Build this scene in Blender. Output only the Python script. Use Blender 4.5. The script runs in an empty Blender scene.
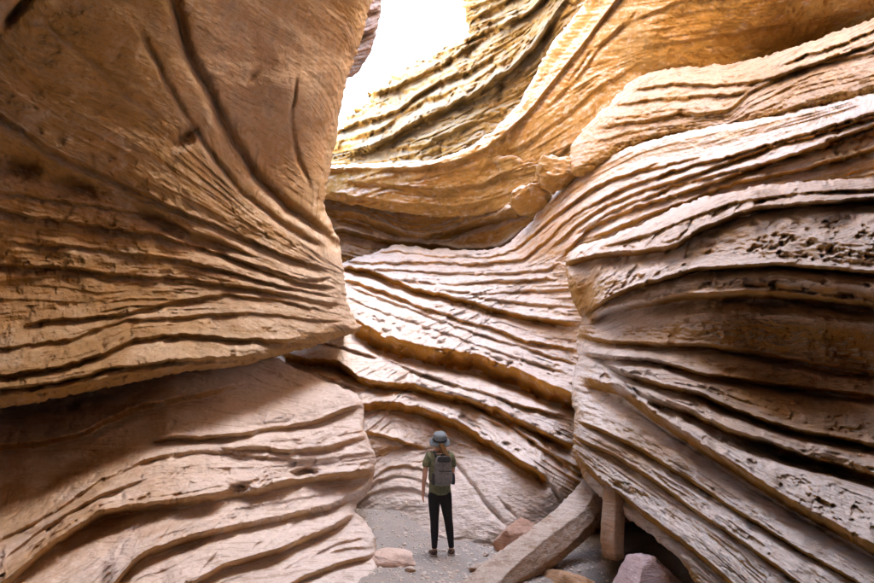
import bpy, bmesh, math, random
import numpy as np
from mathutils import Vector, Matrix

SC = bpy.context.scene
COL = SC.collection
rad = math.radians

# ------------------------------------------------------------------ camera
PW, PH, FPX = 874.0, 583.0, 470.0          # photograph size and focal length in its pixels
PITCH = rad(18.0)
CAMZ = 1.6
cam_d = bpy.data.cameras.new('camera')
cam_d.sensor_width = 36.0
cam_d.lens = FPX / PW * 36.0
cam_d.clip_start = 0.05
cam_d.clip_end = 2000.0
cam = bpy.data.objects.new('camera', cam_d)
COL.objects.link(cam)
cam.location = (0, 0, CAMZ)
cam.rotation_euler = (rad(90) + PITCH, 0, 0)
SC.camera = cam

# ------------------------------------------------------------------ light
SUN_EL, SUN_AZ = rad(50), rad(75)          # azimuth measured from +Y towards +X
world = bpy.data.worlds.new('World')
SC.world = world
world.use_nodes = True
wn = world.node_tree
bg = wn.nodes['Background']
sky = wn.nodes.new('ShaderNodeTexSky')
sky.sky_type = 'NISHITA'
sky.sun_disc = False
sky.sun_elevation = SUN_EL
sky.sun_rotation = SUN_AZ
sky.air_density = 1.0
sky.dust_density = 3.6
sky.ozone_density = 1.0
bg.inputs['Strength'].default_value = 0.15
wn.links.new(sky.outputs['Color'], bg.inputs['Color'])
sun_d = bpy.data.lights.new('sun', 'SUN')
sun_d.energy = 4.0
sun_d.angle = rad(0.5)
sun_d.color = (1.0, 0.95, 0.87)
sun = bpy.data.objects.new('sun', sun_d)
COL.objects.link(sun)
sun_dir = Vector((math.cos(SUN_EL) * math.sin(SUN_AZ), math.cos(SUN_EL) * math.cos(SUN_AZ), math.sin(SUN_EL)))
sun.rotation_euler = sun_dir.to_track_quat('Z', 'Y').to_euler()
sun.location = (0, 0, 40)

SC.view_settings.view_transform = 'Standard'
SC.view_settings.look = 'None'
SC.view_settings.exposure = 4.75
SC.view_settings.gamma = 1.0
SC.view_settings.use_curve_mapping = False
SC.view_settings.use_white_balance = True
SC.view_settings.white_balance_temperature = 7900
SC.view_settings.white_balance_tint = 10
SC.cycles.max_bounces = 12
SC.cycles.diffuse_bounces = 9
SC.cycles.glossy_bounces = 2
SC.cycles.use_denoising = True
SC.cycles.sample_clamp_indirect = 8.0
SC.render.film_transparent = False

# ------------------------------------------------------------------ small maths
CP, SP = math.cos(PITCH), math.sin(PITCH)
def px_world(px, py, zc):
    """photo pixel and axis depth -> world point (arrays)"""
    xr = (px - PW / 2) / FPX
    yr = (py - PH / 2) / FPX
    return np.stack([zc * xr, zc * (CP + yr * SP), CAMZ + zc * (SP - yr * CP)], -1)
def y_to_zc(py, Y):
    return Y / (CP + (py - PH / 2) / FPX * SP)
def at(px, py, Y):
    return Vector(px_world(np.float64(px), np.float64(py), np.float64(y_to_zc(py, Y))))
def on_ground(px, py, z=0.0):
    yr = (py - PH / 2) / FPX
    zc = (z - CAMZ) / (SP - yr * CP)
    return Vector(px_world(np.float64(px), np.float64(py), np.float64(zc)))

def _hash(ix, iy, seed):
    h = (ix.astype(np.int64) * 374761393 + iy.astype(np.int64) * 668265263 + seed * 1442695041) & 0xFFFFFFFF
    h = ((h ^ (h >> 13)) * 1274126177) & 0xFFFFFFFF
    h = ((h ^ (h >> 16)) * 2246822519) & 0xFFFFFFFF
    return ((h ^ (h >> 15)) & 0xFFFFFF) / float(0xFFFFFF)
def vnoise(x, y, seed=0):
    """value noise in -1..1"""
    fx, fy = np.floor(x), np.floor(y)
    tx, ty = x - fx, y - fy
    tx = tx * tx * tx * (tx * (tx * 6 - 15) + 10); ty = ty * ty * ty * (ty * (ty * 6 - 15) + 10)
    a = _hash(fx, fy, seed); b = _hash(fx + 1, fy, seed)
    c = _hash(fx, fy + 1, seed); d = _hash(fx + 1, fy + 1, seed)
    return 2 * ((a * (1 - tx) + b * tx) * (1 - ty) + (c * (1 - tx) + d * tx) * ty) - 1
def fbm(x, y, seed=0, octv=4, gain=0.5, lac=2.03):
    s, amp, tot = 0, 1.0, 0.0
    for o in range(octv):
        s = s + amp * vnoise(x, y, seed + 17 * o)
        tot += amp; amp *= gain; x = x * lac + 3.1; y = y * lac + 7.7
    return s / tot
def sstep(t):
    t = np.clip(t, 0, 1)
    return t * t * (3 - 2 * t)

class TPS:
    """thin plate spline through scattered values"""
    def __init__(self, pts, val, reg=1e-4):
        P = np.array(pts, float) / 400.0
        n = len(P)
        K = self.k(np.linalg.norm(P[:, None] - P[None], axis=-1)) + reg * np.eye(n)
        A = np.zeros((n + 3, n + 3))
        A[:n, :n] = K; A[:n, n] = 1; A[:n, n + 1:] = P; A[n, :n] = 1; A[n + 1:, :n] = P.T
        self.w = np.linalg.solve(A, np.concatenate([np.array(val, float), [0, 0, 0]]))
        self.P = P
    @staticmethod
    def k(r):
        return np.where(r > 1e-9, r * r * np.log(np.maximum(r, 1e-9)), 0)
    def __call__(self, x, y):
        x = x / 400.0; y = y / 400.0
        n = len(self.P)
        out = self.w[n] + self.w[n + 1] * x + self.w[n + 2] * y
        for i in range(n):
            out = out + self.w[i] * self.k(np.hypot(x - self.P[i, 0], y - self.P[i, 1]))
        return out

def poly_dist(px, py, pts, closed=True):
    """distance to a polyline, nearest point, inside flag"""
    pts = np.array(pts, float)
    n = len(pts)
    best = np.full(px.shape, 1e18); nx = np.zeros_like(px); ny = np.zeros_like(px)
    inside = np.zeros(px.shape, bool)
    for i in range(n if closed else n - 1):
        ax, ay = pts[i]; bx, by = pts[(i + 1) % n]
        dx, dy = bx - ax, by - ay
        t = np.clip(((px - ax) * dx + (py - ay) * dy) / max(dx * dx + dy * dy, 1e-9), 0, 1)
        qx, qy = ax + t * dx, ay + t * dy
        d = (px - qx) ** 2 + (py - qy) ** 2
        m = d < best
        best = np.where(m, d, best); nx = np.where(m, qx, nx); ny = np.where(m, qy, ny)
        if closed and ay != by:
            c = ((ay > py) != (by > py)) & (px < (bx - ax) * (py - ay) / (by - ay) + ax)
            inside ^= c
    return np.sqrt(best), nx, ny, inside

def smooth_outline(pts, step=4.0, wob=0.8, seed=0):
    """chaikin-rounded closed outline with a little natural wobble"""
    P = np.array(pts, float)
    for _ in range(1):
        Q = np.roll(P, -1, 0)
        P = np.stack([P * .75 + Q * .25, P * .25 + Q * .75], 1).reshape(-1, 2)
    return P

# ------------------------------------------------------------------ tagging
def tag(o, label=None, cat=None, group=None, kind=None):
    if label: o['label'] = label
    if cat: o['category'] = cat
    if group: o['group'] = group
    if kind: o['kind'] = kind
    return o
def link(name, me, mat=None, parent=None):
    o = bpy.data.objects.new(name, me)
    COL.objects.link(o)
    if mat is not None and me is not None:
        me.materials.append(mat)
    if parent is not None:
        o.parent = parent
    return o

# ------------------------------------------------------------------ materials
def nd(nt, kind, **kw):
    n = nt.nodes.new(kind)
    for k, v in kw.items():
        if hasattr(n, k):
            setattr(n, k, v)
        else:
            n.inputs[k].default_value = v
    return n
def mixc(nt, fac, a, b, mode='MIX'):
    m = nt.nodes.new('ShaderNodeMix'); m.data_type = 'RGBA'; m.blend_type = mode
    for sock, v in ((0, fac), (6, a), (7, b)):
        if isinstance(v, bpy.types.NodeSocket): nt.links.new(v, m.inputs[sock])
        elif sock == 0: m.inputs[0].default_value = v
        else: m.inputs[sock].default_value = (v[0], v[1], v[2], 1)
    return m.outputs[2]
def rng(nt, v, a, b, c=0.0, d=1.0, smooth=True):
    r = nt.nodes.new('ShaderNodeMapRange')
    if smooth: r.interpolation_type = 'SMOOTHSTEP'
    nt.links.new(v, r.inputs[0])
    for i, x in enumerate((a, b, c, d)): r.inputs[i + 1].default_value = x
    return r.outputs[0]
def mth(nt, op, a, b=None):
    m = nt.nodes.new('ShaderNodeMath'); m.operation = op
    for i, v in enumerate((a, b)):
        if v is None: continue
        if isinstance(v, bpy.types.NodeSocket): nt.links.new(v, m.inputs[i])
        else: m.inputs[i].default_value = v
    return m.outputs[0]

def rock_material(name, main, second, pale, patina=0.6, iron=(0.42, 0.19, 0.06), iron_amt=0.4, bump=1.0, band=1.0, brown=(.29, .165, .065), spots=1.0):
    """layered sandstone: hue follows the strata map, pale patina on what faces up, iron staining on what faces down"""
    m = bpy.data.materials.new(name); m.use_nodes = True
    nt = m.node_tree; L = nt.links
    bs = nt.nodes['Principled BSDF']
    bs.inputs['Roughness'].default_value = 0.95
    bs.inputs['Specular IOR Level'].default_value = 0.08
    uv = nd(nt, 'ShaderNodeUVMap', uv_map='strata')
    tc = nd(nt, 'ShaderNodeTexCoord')
    def mapped(src, sc):
        k = nd(nt, 'ShaderNodeMapping'); k.inputs['Scale'].default_value = sc
        L.new(src, k.inputs['Vector']); return k.outputs[0]
    def noise(src, sc, scale, detail=4, rough=0.6, dist=0.0):
        n = nd(nt, 'ShaderNodeTexNoise'); n.inputs['Scale'].default_value = scale
        n.inputs['Detail'].default_value = detail; n.inputs['Roughness'].default_value = rough
        n.inputs['Distortion'].default_value = dist
        L.new(mapped(src, sc), n.inputs['Vector']); return n.outputs['Fac']
    o = tc.outputs['Object']; u = uv.outputs[0]
    n_band = noise(u, (0.22, 2.6, 1), 1.0, 5, 0.62, 0.3)
    n_fine = noise(u, (2.4, 11, 1), 1.0, 7, 0.72, 0.6)
    n_line = noise(u, (5, 38, 1), 1.0, 4, 0.65, 0.5)
    n_big = noise(o, (1, 1, 1), 0.55, 5, 0.6)
    n_mid = noise(o, (1, 1, 1), 3.2, 7, 0.68)
    n_grit = noise(o, (1, 1, 1), 38, 6, 0.75)
    c = mixc(nt, mth(nt, 'MULTIPLY', rng(nt, n_band, .36, .62), band), main, second)
    c = mixc(nt, rng(nt, n_big, .42, .66, 0, .75), c, [x * y for x, y in zip(main, (1.12, .92, .78))])
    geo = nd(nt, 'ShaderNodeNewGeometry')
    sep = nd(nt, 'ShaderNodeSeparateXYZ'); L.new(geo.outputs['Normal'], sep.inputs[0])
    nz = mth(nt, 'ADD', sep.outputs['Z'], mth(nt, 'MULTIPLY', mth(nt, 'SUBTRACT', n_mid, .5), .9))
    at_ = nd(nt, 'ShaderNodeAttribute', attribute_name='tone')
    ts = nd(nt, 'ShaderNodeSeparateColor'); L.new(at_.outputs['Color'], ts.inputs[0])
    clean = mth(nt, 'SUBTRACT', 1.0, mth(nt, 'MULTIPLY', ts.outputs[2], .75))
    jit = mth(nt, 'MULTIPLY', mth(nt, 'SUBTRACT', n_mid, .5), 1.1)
    c = mixc(nt, mth(nt, 'MULTIPLY', ts.outputs[2], .85), c, brown)  # brown of the stained and shade-painted patches
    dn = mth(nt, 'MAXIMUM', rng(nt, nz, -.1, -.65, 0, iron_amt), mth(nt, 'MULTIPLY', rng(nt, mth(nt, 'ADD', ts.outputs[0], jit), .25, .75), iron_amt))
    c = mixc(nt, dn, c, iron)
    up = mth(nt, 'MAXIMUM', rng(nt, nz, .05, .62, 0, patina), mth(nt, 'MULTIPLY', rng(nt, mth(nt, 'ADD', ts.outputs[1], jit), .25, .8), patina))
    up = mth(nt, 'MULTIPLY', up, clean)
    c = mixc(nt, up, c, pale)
    # fine bedding lines and speckle, part of the stone's colour
    n_seam = noise(u, (.5, 9, 1), 1.0, 4, .55, .5)
    n_spot = noise(o, (1, 1, 1), 11, 5, .7)
    c = mixc(nt, mth(nt, 'MULTIPLY', rng(nt, mth(nt, 'ABSOLUTE', mth(nt, 'SUBTRACT', n_seam, .5)), .0, .03, .5, 0), rng(nt, n_mid, .48, .6)), c, [x * .45 for x in second])
    n_lam = noise(u, (1.3, 13, 1), 1.0, 4, .6, .6)
    c = mixc(nt, rng(nt, n_lam, .57, .66, 0, .5), c, [x * .55 for x in second])
    c = mixc(nt, rng(nt, n_line, .57, .66, 0, .55), c, [x * .5 for x in second])
    c = mixc(nt, rng(nt, n_spot, .60, .70, 0, .45 * spots), c, [x * .5 for x in second])
    c = mixc(nt, mth(nt, 'MULTIPLY', mth(nt, 'MULTIPLY', rng(nt, n_spot, .46, .36, 0, .7), clean), rng(nt, nz, -.1, .5)), c, [min(.9, x * 1.12) for x in pale])
    c = mixc(nt, mth(nt, 'MULTIPLY', rng(nt, n_fine, .55, .75, 0, .28), clean), c, pale)
    c = mixc(nt, rng(nt, n_mid, .53, .68, 0, .55 * spots), c, [x * .55 for x in second])
    c = mixc(nt, mth(nt, 'MULTIPLY', rng(nt, n_mid, .46, .34, 0, .35), clean), c, pale)
    c = mixc(nt, rng(nt, n_grit, .35, .72, 0, .35), c, [x * .62 for x in main])
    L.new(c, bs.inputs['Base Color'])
    b1 = nd(nt, 'ShaderNodeBump'); b1.inputs['Strength'].default_value = .75 * bump; b1.inputs['Distance'].default_value = .06
    L.new(n_fine, b1.inputs['Height'])
    b2 = nd(nt, 'ShaderNodeBump'); b2.inputs['Strength'].default_value = .6 * bump; b2.inputs['Distance'].default_value = .05
    L.new(n_mid, b2.inputs['Height']); L.new(b1.outputs[0], b2.inputs['Normal'])
    b3 = nd(nt, 'ShaderNodeBump'); b3.inputs['Strength'].default_value = .5 * bump; b3.inputs['Distance'].default_value = .012
    L.new(n_grit, b3.inputs['Height']); L.new(b2.outputs[0], b3.inputs['Normal'])
    L.new(b3.outputs[0], bs.inputs['Normal'])
    return m

# ------------------------------------------------------------------ rock sheets
def line_y(pts, xs, seed, wig=1.0):
    p = np.array(sorted(pts), float)
    fx = np.arange(min(xs.min(), p[0, 0]) - 60, max(xs.max(), p[-1, 0]) + 60, 1.0)
    y = np.interp(fx, p[:, 0], p[:, 1])
    s0 = (p[1, 1] - p[0, 1]) / max(p[1, 0] - p[0, 0], 1); s1 = (p[-1, 1] - p[-2, 1]) / max(p[-1, 0] - p[-2, 0], 1)
    y = np.where(fx < p[0, 0], p[0, 1] + s0 * .8 * (fx - p[0, 0]), y)
    y = np.where(fx > p[-1, 0], p[-1, 1] + s1 * .8 * (fx - p[-1, 0]), y)
    k = np.exp(-np.linspace(-2, 2, 23) ** 2); k /= k.sum()
    y = np.convolve(np.pad(y, 11, 'edge'), k, 'valid')
    y = y + wig * (1.7 * fbm(fx / 26, fx * 0 + seed, seed, 3) + 1.3 * fbm(fx / 7, fx * 0 + seed, seed + 5, 3))
    return np.interp(xs, fx, y)

class Line:
    """one lip of rock: a proud by a, undercut by b within w px below; ramps Lup above and Ldn below"""
    def __init__(self, pts, a=.2, b=.2, w=4, up=14, dn=8, g=False, major=False, taper=22, wig=1.0, mod=.45):
        self.pts, self.a, self.b, self.w, self.up, self.dn = pts, a, b, w, up, dn
        self.g, self.major, self.taper, self.wig, self.mod = g, major, taper, wig, mod

def sheet(name, outline, ctrl, lines, mat, label, cracks=(), pockets=(), strata=(.05, 18), rough=.03, chunk=0.0,
          step=0.9, edge=(9, .35), skirt=2.0, seed=1, guides=(), kind='structure', cat=None, part='rock_ledge', cap=40.0, smooth=(), detail=1.6, rnd=.4, gainl=(1, 1, 1, 1), stain_shade=(), joint=1.0, block=0.0, soft=1.0, crust_light=(), ragged=1.0):
    out = smooth_outline(outline)
    x0, y0 = out.min(0) - 16; x1, y1 = out.max(0) + 16
    def axis(lo, hi, fr0, fr1):
        a = list(np.arange(max(lo, fr0), min(hi, fr1), step))
        if lo < fr0:
            s, p, pre = step, a[0] if a else fr0, []
            while p > lo:
                s = min(s * 1.12, 9); p -= s; pre.append(p)
            a = pre[::-1] + a
        if hi > fr1:
            s, p = step, a[-1]
            while p < hi:
                s = min(s * 1.12, 9); p += s; a.append(p)
        return np.array(a)
    xs = axis(x0, x1, -15, PW + 15); ys = axis(y0, y1, -15, PH + 15)
    X, Y = np.meshgrid(xs, ys)
    rx_ = ragged * (1.9 * fbm(X / 13, Y / 13, seed + 201, 3) + .8 * vnoise(X / 3.5, Y / 3.5, seed + 203))
    ry_ = ragged * (1.9 * fbm(X / 13, Y / 13, seed + 205, 3) + .8 * vnoise(X / 3.5, Y / 3.5, seed + 207))
    D, NX, NY, IN = poly_dist(X + rx_, Y + ry_, out)
    NX = NX - rx_; NY = NY - ry_
    K = 12.0
    keep = IN | (D < K)
    sx = np.where(IN, X, NX); sy = np.where(IN, Y, NY)
    # base surface: inverse depth is linear over a plane
    T = TPS([(c[0], c[1]) for c in ctrl], [1.0 / y_to_zc(c[1], c[2]) for c in ctrl])
    inv = np.clip(T(sx, sy), 1 / cap, 1 / 1.3)
    zc = 1 / inv
    mpp = zc / FPX                                   # metres per photo pixel there
    # strata coordinate from the guide lines
    gl = [l for l in lines if l.g]
    gp = [l.pts for l in gl] + list(guides)
    gy = np.array([line_y(p, xs, seed + 3, .0) for p in gp])
    o = np.argsort(gy.mean(1)); gy = gy[o]
    gy = np.maximum.accumulate(gy + np.arange(len(gy))[:, None] * .01, 0)
    ref = gy.mean(1)
    PHI = np.empty_like(X)
    for j in range(len(xs)):
        yy = sy[:, j]
        f = np.interp(yy, gy[:, j], ref)
        f = np.where(yy < gy[0, j], ref[0] + yy - gy[0, j], f)
        PHI[:, j] = np.where(yy > gy[-1, j], ref[-1] + yy - gy[-1, j], f)
    # lips
    R = np.zeros_like(X); IRON = np.zeros_like(X); PALE = np.zeros_like(X)
    for i, l in enumerate(lines):
        l.wig *= soft; l.mod *= soft; l.a *= gainl[0]; l.b *= gainl[1]; l.w *= gainl[2]; l.up *= gainl[3]
    for i, l in enumerate(lines):
        p = np.array(l.pts, float)
        yl = line_y(l.pts, xs, seed * 31 + i, l.wig)[None, :]
        yl = yl + 0 * X
        dy = sy - yl
        tp = sstep((sx - p[:, 0].min()) / l.taper + (1 if p[:, 0].min() < -5 else .15)) * \
             sstep((p[:, 0].max() - sx) / l.taper + (1 if p[:, 0].max() > 865 else .15))
        am = tp * (1 + l.mod * fbm(sx / 34, sy / 40 + i * 9.1, seed * 7 + i, 3) * 1.6)
        bm = tp * (1 + l.mod * fbm(sx / 21, sy / 24 + i * 5.3, seed * 11 + i, 3) * 1.6)
        chip = np.clip(fbm(sx / 11 + dy / 26, dy / 9 + i * 3.3, seed * 5 + i, 3) * 2.4 - .25, 0, 1) * l.mod / .45
        am = am * (1 - .5 * chip)
        q = np.clip(1 + dy / (l.up * 1.7), 0, 1)
        q = (1 - rnd) * q ** 1.5 + rnd * np.sin(q * np.pi / 2) ** .9
        up = -l.a * 1.35 * am * (.8 * q + .2 * sstep(1 + dy / 3.5))
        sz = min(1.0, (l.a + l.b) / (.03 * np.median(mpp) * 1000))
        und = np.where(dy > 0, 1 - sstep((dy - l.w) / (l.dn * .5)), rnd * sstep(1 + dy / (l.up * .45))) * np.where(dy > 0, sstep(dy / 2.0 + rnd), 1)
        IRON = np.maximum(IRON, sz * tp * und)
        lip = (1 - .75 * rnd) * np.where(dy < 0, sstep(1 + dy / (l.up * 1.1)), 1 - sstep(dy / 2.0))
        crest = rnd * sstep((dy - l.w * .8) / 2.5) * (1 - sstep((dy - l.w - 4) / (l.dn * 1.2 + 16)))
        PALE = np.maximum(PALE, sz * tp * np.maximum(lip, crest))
        s = sstep(dy / l.w)
        dn = (-l.a * 1.35 * am) * (1 - s) + l.b * bm * s * (1 - sstep((dy - l.w) / l.dn))
        R += np.where(dy < 0, up, dn)
    # cracks: grooves along free polylines (points, depth m, half width px)
    for pts, dep, wid in cracks:
        jx = sx + 2.2 * fbm(sx / 16, sy / 16, seed + 77, 3); jy = sy + 2.2 * fbm(sx / 16, sy / 16, seed + 99, 3)
        d, qx, qy, _ = poly_dist(jx, jy, pts, False)
        e0 = np.hypot(jx - pts[0][0], jy - pts[0][1]); e1 = np.hypot(jx - pts[-1][0], jy - pts[-1][1])
        fade = sstep(np.minimum(e0, e1) / 25 + (.25 if pts[0][1] > 2 else 1))
        R += dep * fade * np.exp(-(d / wid) ** 2)
    for cx, cy, rx, ry, dep, ang in pockets:
        ca, sa = math.cos(ang), math.sin(ang)
        jx = sx - cx + 3 * fbm(sx / 14, sy / 14, seed + 51, 3); jy = sy - cy + 3 * fbm(sx / 14, sy / 14, seed + 52, 3)
        q = ((jx * ca + jy * sa) / rx) ** 2 + ((-jx * sa + jy * ca) / ry) ** 2
        R += dep * np.exp(-q ** 1.5)
    calm = np.ones_like(R)
    for cx, cy, rx, ry, amt in smooth:
        calm *= 1 - amt * np.exp(-(((sx - cx) / rx) ** 2 + ((sy - cy) / ry) ** 2) ** 2)
    PHS = PHI; PH2 = sy + (PHI - sy) * np.clip(calm * 1.4 - .4, 0, 1)
    # natural bedding: harder and softer beds along the strata, broken up along their length
    am, per = strata
    ux = sx / 60.0
    R0 = np.zeros_like(R)
    for k, (pk, ak, sk) in enumerate(((1.5, .8, 1.6), (.62, .65, 1.0), (.3, .45, .6), (.19, .24, .5))):
        ph = PHI / (per * pk) + .8 * fbm(sx / (120 * sk), PHI / (70 * sk), seed + 21 + k, 3) + .045 * fbm(sx / 9, PHI / 9, seed + 25 + k, 2)
        cell = np.floor(ph); fr = ph - cell
        lipw = .80 + .17 * _hash(cell, cell * 0, seed + 3 * k)
        tooth = np.where(fr < lipw, (fr / lipw) ** 1.4, 1 - sstep((fr - lipw) / (1 - lipw)))
        gate = np.clip(.45 + 1.5 * fbm(ux / sk, cell * 3.7, seed + 31 + k, 3), 0, 1.2)
        R0 -= ak * tooth * gate
    patch = np.clip(.75 + .8 * fbm(sx / 80, sy / 50, seed + 41, 3), .2, 1.3)
    R += am * 1.5 * (R0 + .6) * patch * calm
    sl = mpp * 60
    iso = fbm(sx / 34, PH2 / 26, seed + 61, 6, .58)
    R += rough * iso * 1.6
    dm = np.clip(mpp, 0, .05)
    fine = 1.5 * (np.abs(fbm(sx / 10, PH2 / 3.6, seed + 81, 3, .6)) - .25) + 1.2 * fbm(sx / 6.5, PH2 / 4.6, seed + 82, 3, .7) + .4 * fbm(sx / 22, PH2 / 2.2, seed + 83, 2)
    pit = np.clip(fbm(sx / 11, PH2 / 7, seed + 84, 3) * 2.2 - .55, 0, 1)
    R += dm * detail * (fine * np.clip(.7 + .9 * fbm(sx / 55, PHI / 35, seed + 85, 3), .15, 1.5) * (.22 + .78 * calm) + .6 * pit * (.25 + .75 * calm))
    # beds broken by upright joints: each length of bed stands a little proud or back
    for pk, lk, ak in ((1.5, 46, 1.5), (.62, 24, .9)):
        ph = PHI / (per * pk) + .8 * fbm(sx / (120 * (1.6 if pk > 1 else 1.0)), PHI / (70 * (1.6 if pk > 1 else 1.0)), seed + (21 if pk > 1 else 22), 3)
        bd = np.floor(ph); hb = _hash(bd, bd * 0, seed + 91)
        sg = sx / (lk * (.6 + .9 * hb)) + hb * 17 + .35 * fbm(sx / 12, PHI / 8, seed + 92, 2)
        si = np.floor(sg); fr = sg - si
        h0 = _hash(si, bd, seed + 93); h1 = _hash(si + 1, bd, seed + 93)
        R += dm * joint * ak * 1.6 * calm * ((h0 + (h1 - h0) * sstep((fr - .94) / .06)) - .5)
    if block:
        bx_ = sx / 26 + 1.1 * fbm(sx / 24, PHI / 16, seed + 95, 4); by_ = PHI / 13 + .9 * fbm(sx / 24, PHI / 16, seed + 96, 4)
        by_ = by_ + .5 * (np.floor(bx_) % 2)
        i0, j0 = np.floor(bx_), np.floor(by_); fx_, fy_ = bx_ - i0, by_ - j0
        edge_ = np.minimum(np.minimum(fx_, 1 - fx_), np.minimum(fy_, 1 - fy_))
        R += block * (_hash(i0, j0, seed + 97) - .5) * sstep(edge_ / .12) - block * .5 * (sstep(edge_ / .2) - .5)
    if chunk:
        v = np.abs(fbm(sx / 26, PHI / 5, seed + 71, 4)) + .5 * np.abs(fbm(sx / 9, PHI / 3, seed + 72, 2))
        R += chunk * (v - .3) * np.clip(.6 + 1.0 * fbm(sx / 60, PHI / 30, seed + 73, 2), 0, 1.4)
    # rounded outer edge, then the skirt that turns back behind it
    ew, er = edge
    t = np.clip(1 - np.where(IN, D, 0) / ew, 0, 1)
    dpt = zc + R + er * (1 - np.sqrt(np.maximum(1 - t * t * .98, 0)))
    q = np.where(IN, 0, D / K)
    ln = np.maximum(D, 1e-6)
    ix = np.clip(np.where(IN, 0, (NX - X) / ln), -1.2, 1.2); iy = np.clip(np.where(IN, 0, (NY - Y) / ln), -1.2, 1.2)
    qx = sx + ix * np.minimum(D, K) * 2.2 * (~IN); qy = sy + iy * np.minimum(D, K) * 2.2 * (~IN)
    dpt = np.maximum(dpt + skirt * q ** 1.2 * (1 + .1 * iso), 1.0)
    W = px_world(qx, qy, dpt)
    U = sx * np.median(mpp); V = -PH2 * np.median(mpp) + dpt * .25
    ST = np.zeros_like(R)  # brown patches: staining plus shade painted in under overhangs
    for cx, cy, rx, ry, amt in stain_shade:
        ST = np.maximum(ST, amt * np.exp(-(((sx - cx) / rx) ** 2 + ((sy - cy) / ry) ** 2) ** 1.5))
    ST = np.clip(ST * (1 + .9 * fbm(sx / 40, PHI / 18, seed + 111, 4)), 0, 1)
    for cx, cy, rx, ry, amt in crust_light:  # pale fields: crusted stone, and skylight painted on the left nose
        PALE = np.maximum(PALE, amt * np.exp(-(((sx - cx) / rx) ** 2 + ((sy - cy) / ry) ** 2) ** 1.5) * (1 - IRON))
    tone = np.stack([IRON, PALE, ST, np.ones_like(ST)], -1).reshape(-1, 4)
    # faces, split into ledges at the major lines
    nr, nc = X.shape
    idx = np.arange(nr * nc).reshape(nr, nc)
    f = np.stack([idx[:-1, :-1], idx[1:, :-1], idx[1:, 1:], idx[:-1, 1:]], -1).reshape(-1, 4)
    kk = keep.reshape(-1)
    f = f[kk[f].all(1)]
    P = W.reshape(-1, 3)
    e1 = P[f[:, 2]] - P[f[:, 0]]; e2 = P[f[:, 3]] - P[f[:, 1]]
    fn = np.cross(e1, e2)
    N = np.zeros_like(P)
    for c in range(4): np.add.at(N, f[:, c], fn)
    N /= np.maximum(np.linalg.norm(N, axis=1, keepdims=True), 1e-12)
    band = np.zeros(len(f), int)
    cy = sy.reshape(-1)[f].mean(1); cxi = (f[:, 0] % nc)
    for i, l in enumerate(lines):
        if l.major:
            yl = line_y(l.pts, xs, seed * 31 + i, l.wig)
            band += cy > (yl[cxi] + l.w * .8)
    root = bpy.data.objects.new(name, None); COL.objects.link(root)
    anchor = P[f[:, 0]].mean(0); root.location = (anchor[0], anchor[1], 0)
    tag(root, label, cat, None, kind)
    uvs = np.stack([U, V], -1).reshape(-1, 2)
    off = np.array([anchor[0], anchor[1], 0])
    for b in np.unique(band):
        fb = f[band == b]
        if len(fb) < 60: continue
        used, invx = np.unique(fb, return_inverse=True)
        fi = invx.reshape(-1, 4)
        me = bpy.data.meshes.new(part)
        me.vertices.add(len(used)); me.vertices.foreach_set('co', (P[used] - off).astype(np.float32).ravel())
        me.loops.add(fi.size); me.loops.foreach_set('vertex_index', fi.astype(np.int32).ravel())
        me.polygons.add(len(fi)); me.polygons.foreach_set('loop_start', np.arange(0, fi.size, 4, dtype=np.int32))
        uvl = me.uv_layers.new(name='strata')
        uvl.data.foreach_set('uv', uvs[used][fi.ravel()].astype(np.float32).ravel())
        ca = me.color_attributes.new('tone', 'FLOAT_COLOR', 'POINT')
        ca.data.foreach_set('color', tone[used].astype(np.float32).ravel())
        me.update(calc_edges=True)
        me.polygons.foreach_set('use_smooth', np.ones(len(fi), bool))
        me.normals_split_custom_set_from_vertices(N[used].tolist())
        link(part, me, mat, root)
    return root

Ln = Line
# colours (linear albedo)
TAN = (0.46, 0.28, 0.165); BROWN = (0.36, 0.19, 0.09); LILAC = (0.60, 0.46, 0.41); CREAM = (0.66, 0.54, 0.46)
OCHRE = (0.50, 0.28, 0.10); PINK = (0.56, 0.36, 0.28); GREYT = (0.42, 0.35, 0.30)
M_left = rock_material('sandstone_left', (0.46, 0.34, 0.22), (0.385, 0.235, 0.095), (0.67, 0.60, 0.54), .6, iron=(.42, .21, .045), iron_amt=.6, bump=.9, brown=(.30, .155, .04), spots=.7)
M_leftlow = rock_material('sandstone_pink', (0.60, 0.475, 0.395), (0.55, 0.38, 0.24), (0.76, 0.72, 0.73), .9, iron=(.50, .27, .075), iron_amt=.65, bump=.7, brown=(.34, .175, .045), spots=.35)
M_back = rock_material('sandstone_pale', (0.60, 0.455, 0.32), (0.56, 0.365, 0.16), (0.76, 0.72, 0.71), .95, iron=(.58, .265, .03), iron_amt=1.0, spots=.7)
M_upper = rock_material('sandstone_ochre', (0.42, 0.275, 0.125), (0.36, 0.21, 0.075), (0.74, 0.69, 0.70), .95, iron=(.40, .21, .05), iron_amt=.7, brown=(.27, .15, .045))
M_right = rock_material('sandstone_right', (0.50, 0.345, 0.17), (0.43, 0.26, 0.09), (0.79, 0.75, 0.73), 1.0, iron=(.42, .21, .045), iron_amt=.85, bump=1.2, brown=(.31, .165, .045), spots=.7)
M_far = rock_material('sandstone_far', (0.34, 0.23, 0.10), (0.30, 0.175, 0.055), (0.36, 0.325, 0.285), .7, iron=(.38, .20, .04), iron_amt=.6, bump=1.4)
M_pillow = rock_material('sandstone_pillow', (0.46, 0.30, 0.14), (0.40, 0.23, 0.075), (0.66, 0.58, 0.54), .7, iron=(.42, .215, .045), iron_amt=.85, bump=1.3)
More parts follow.
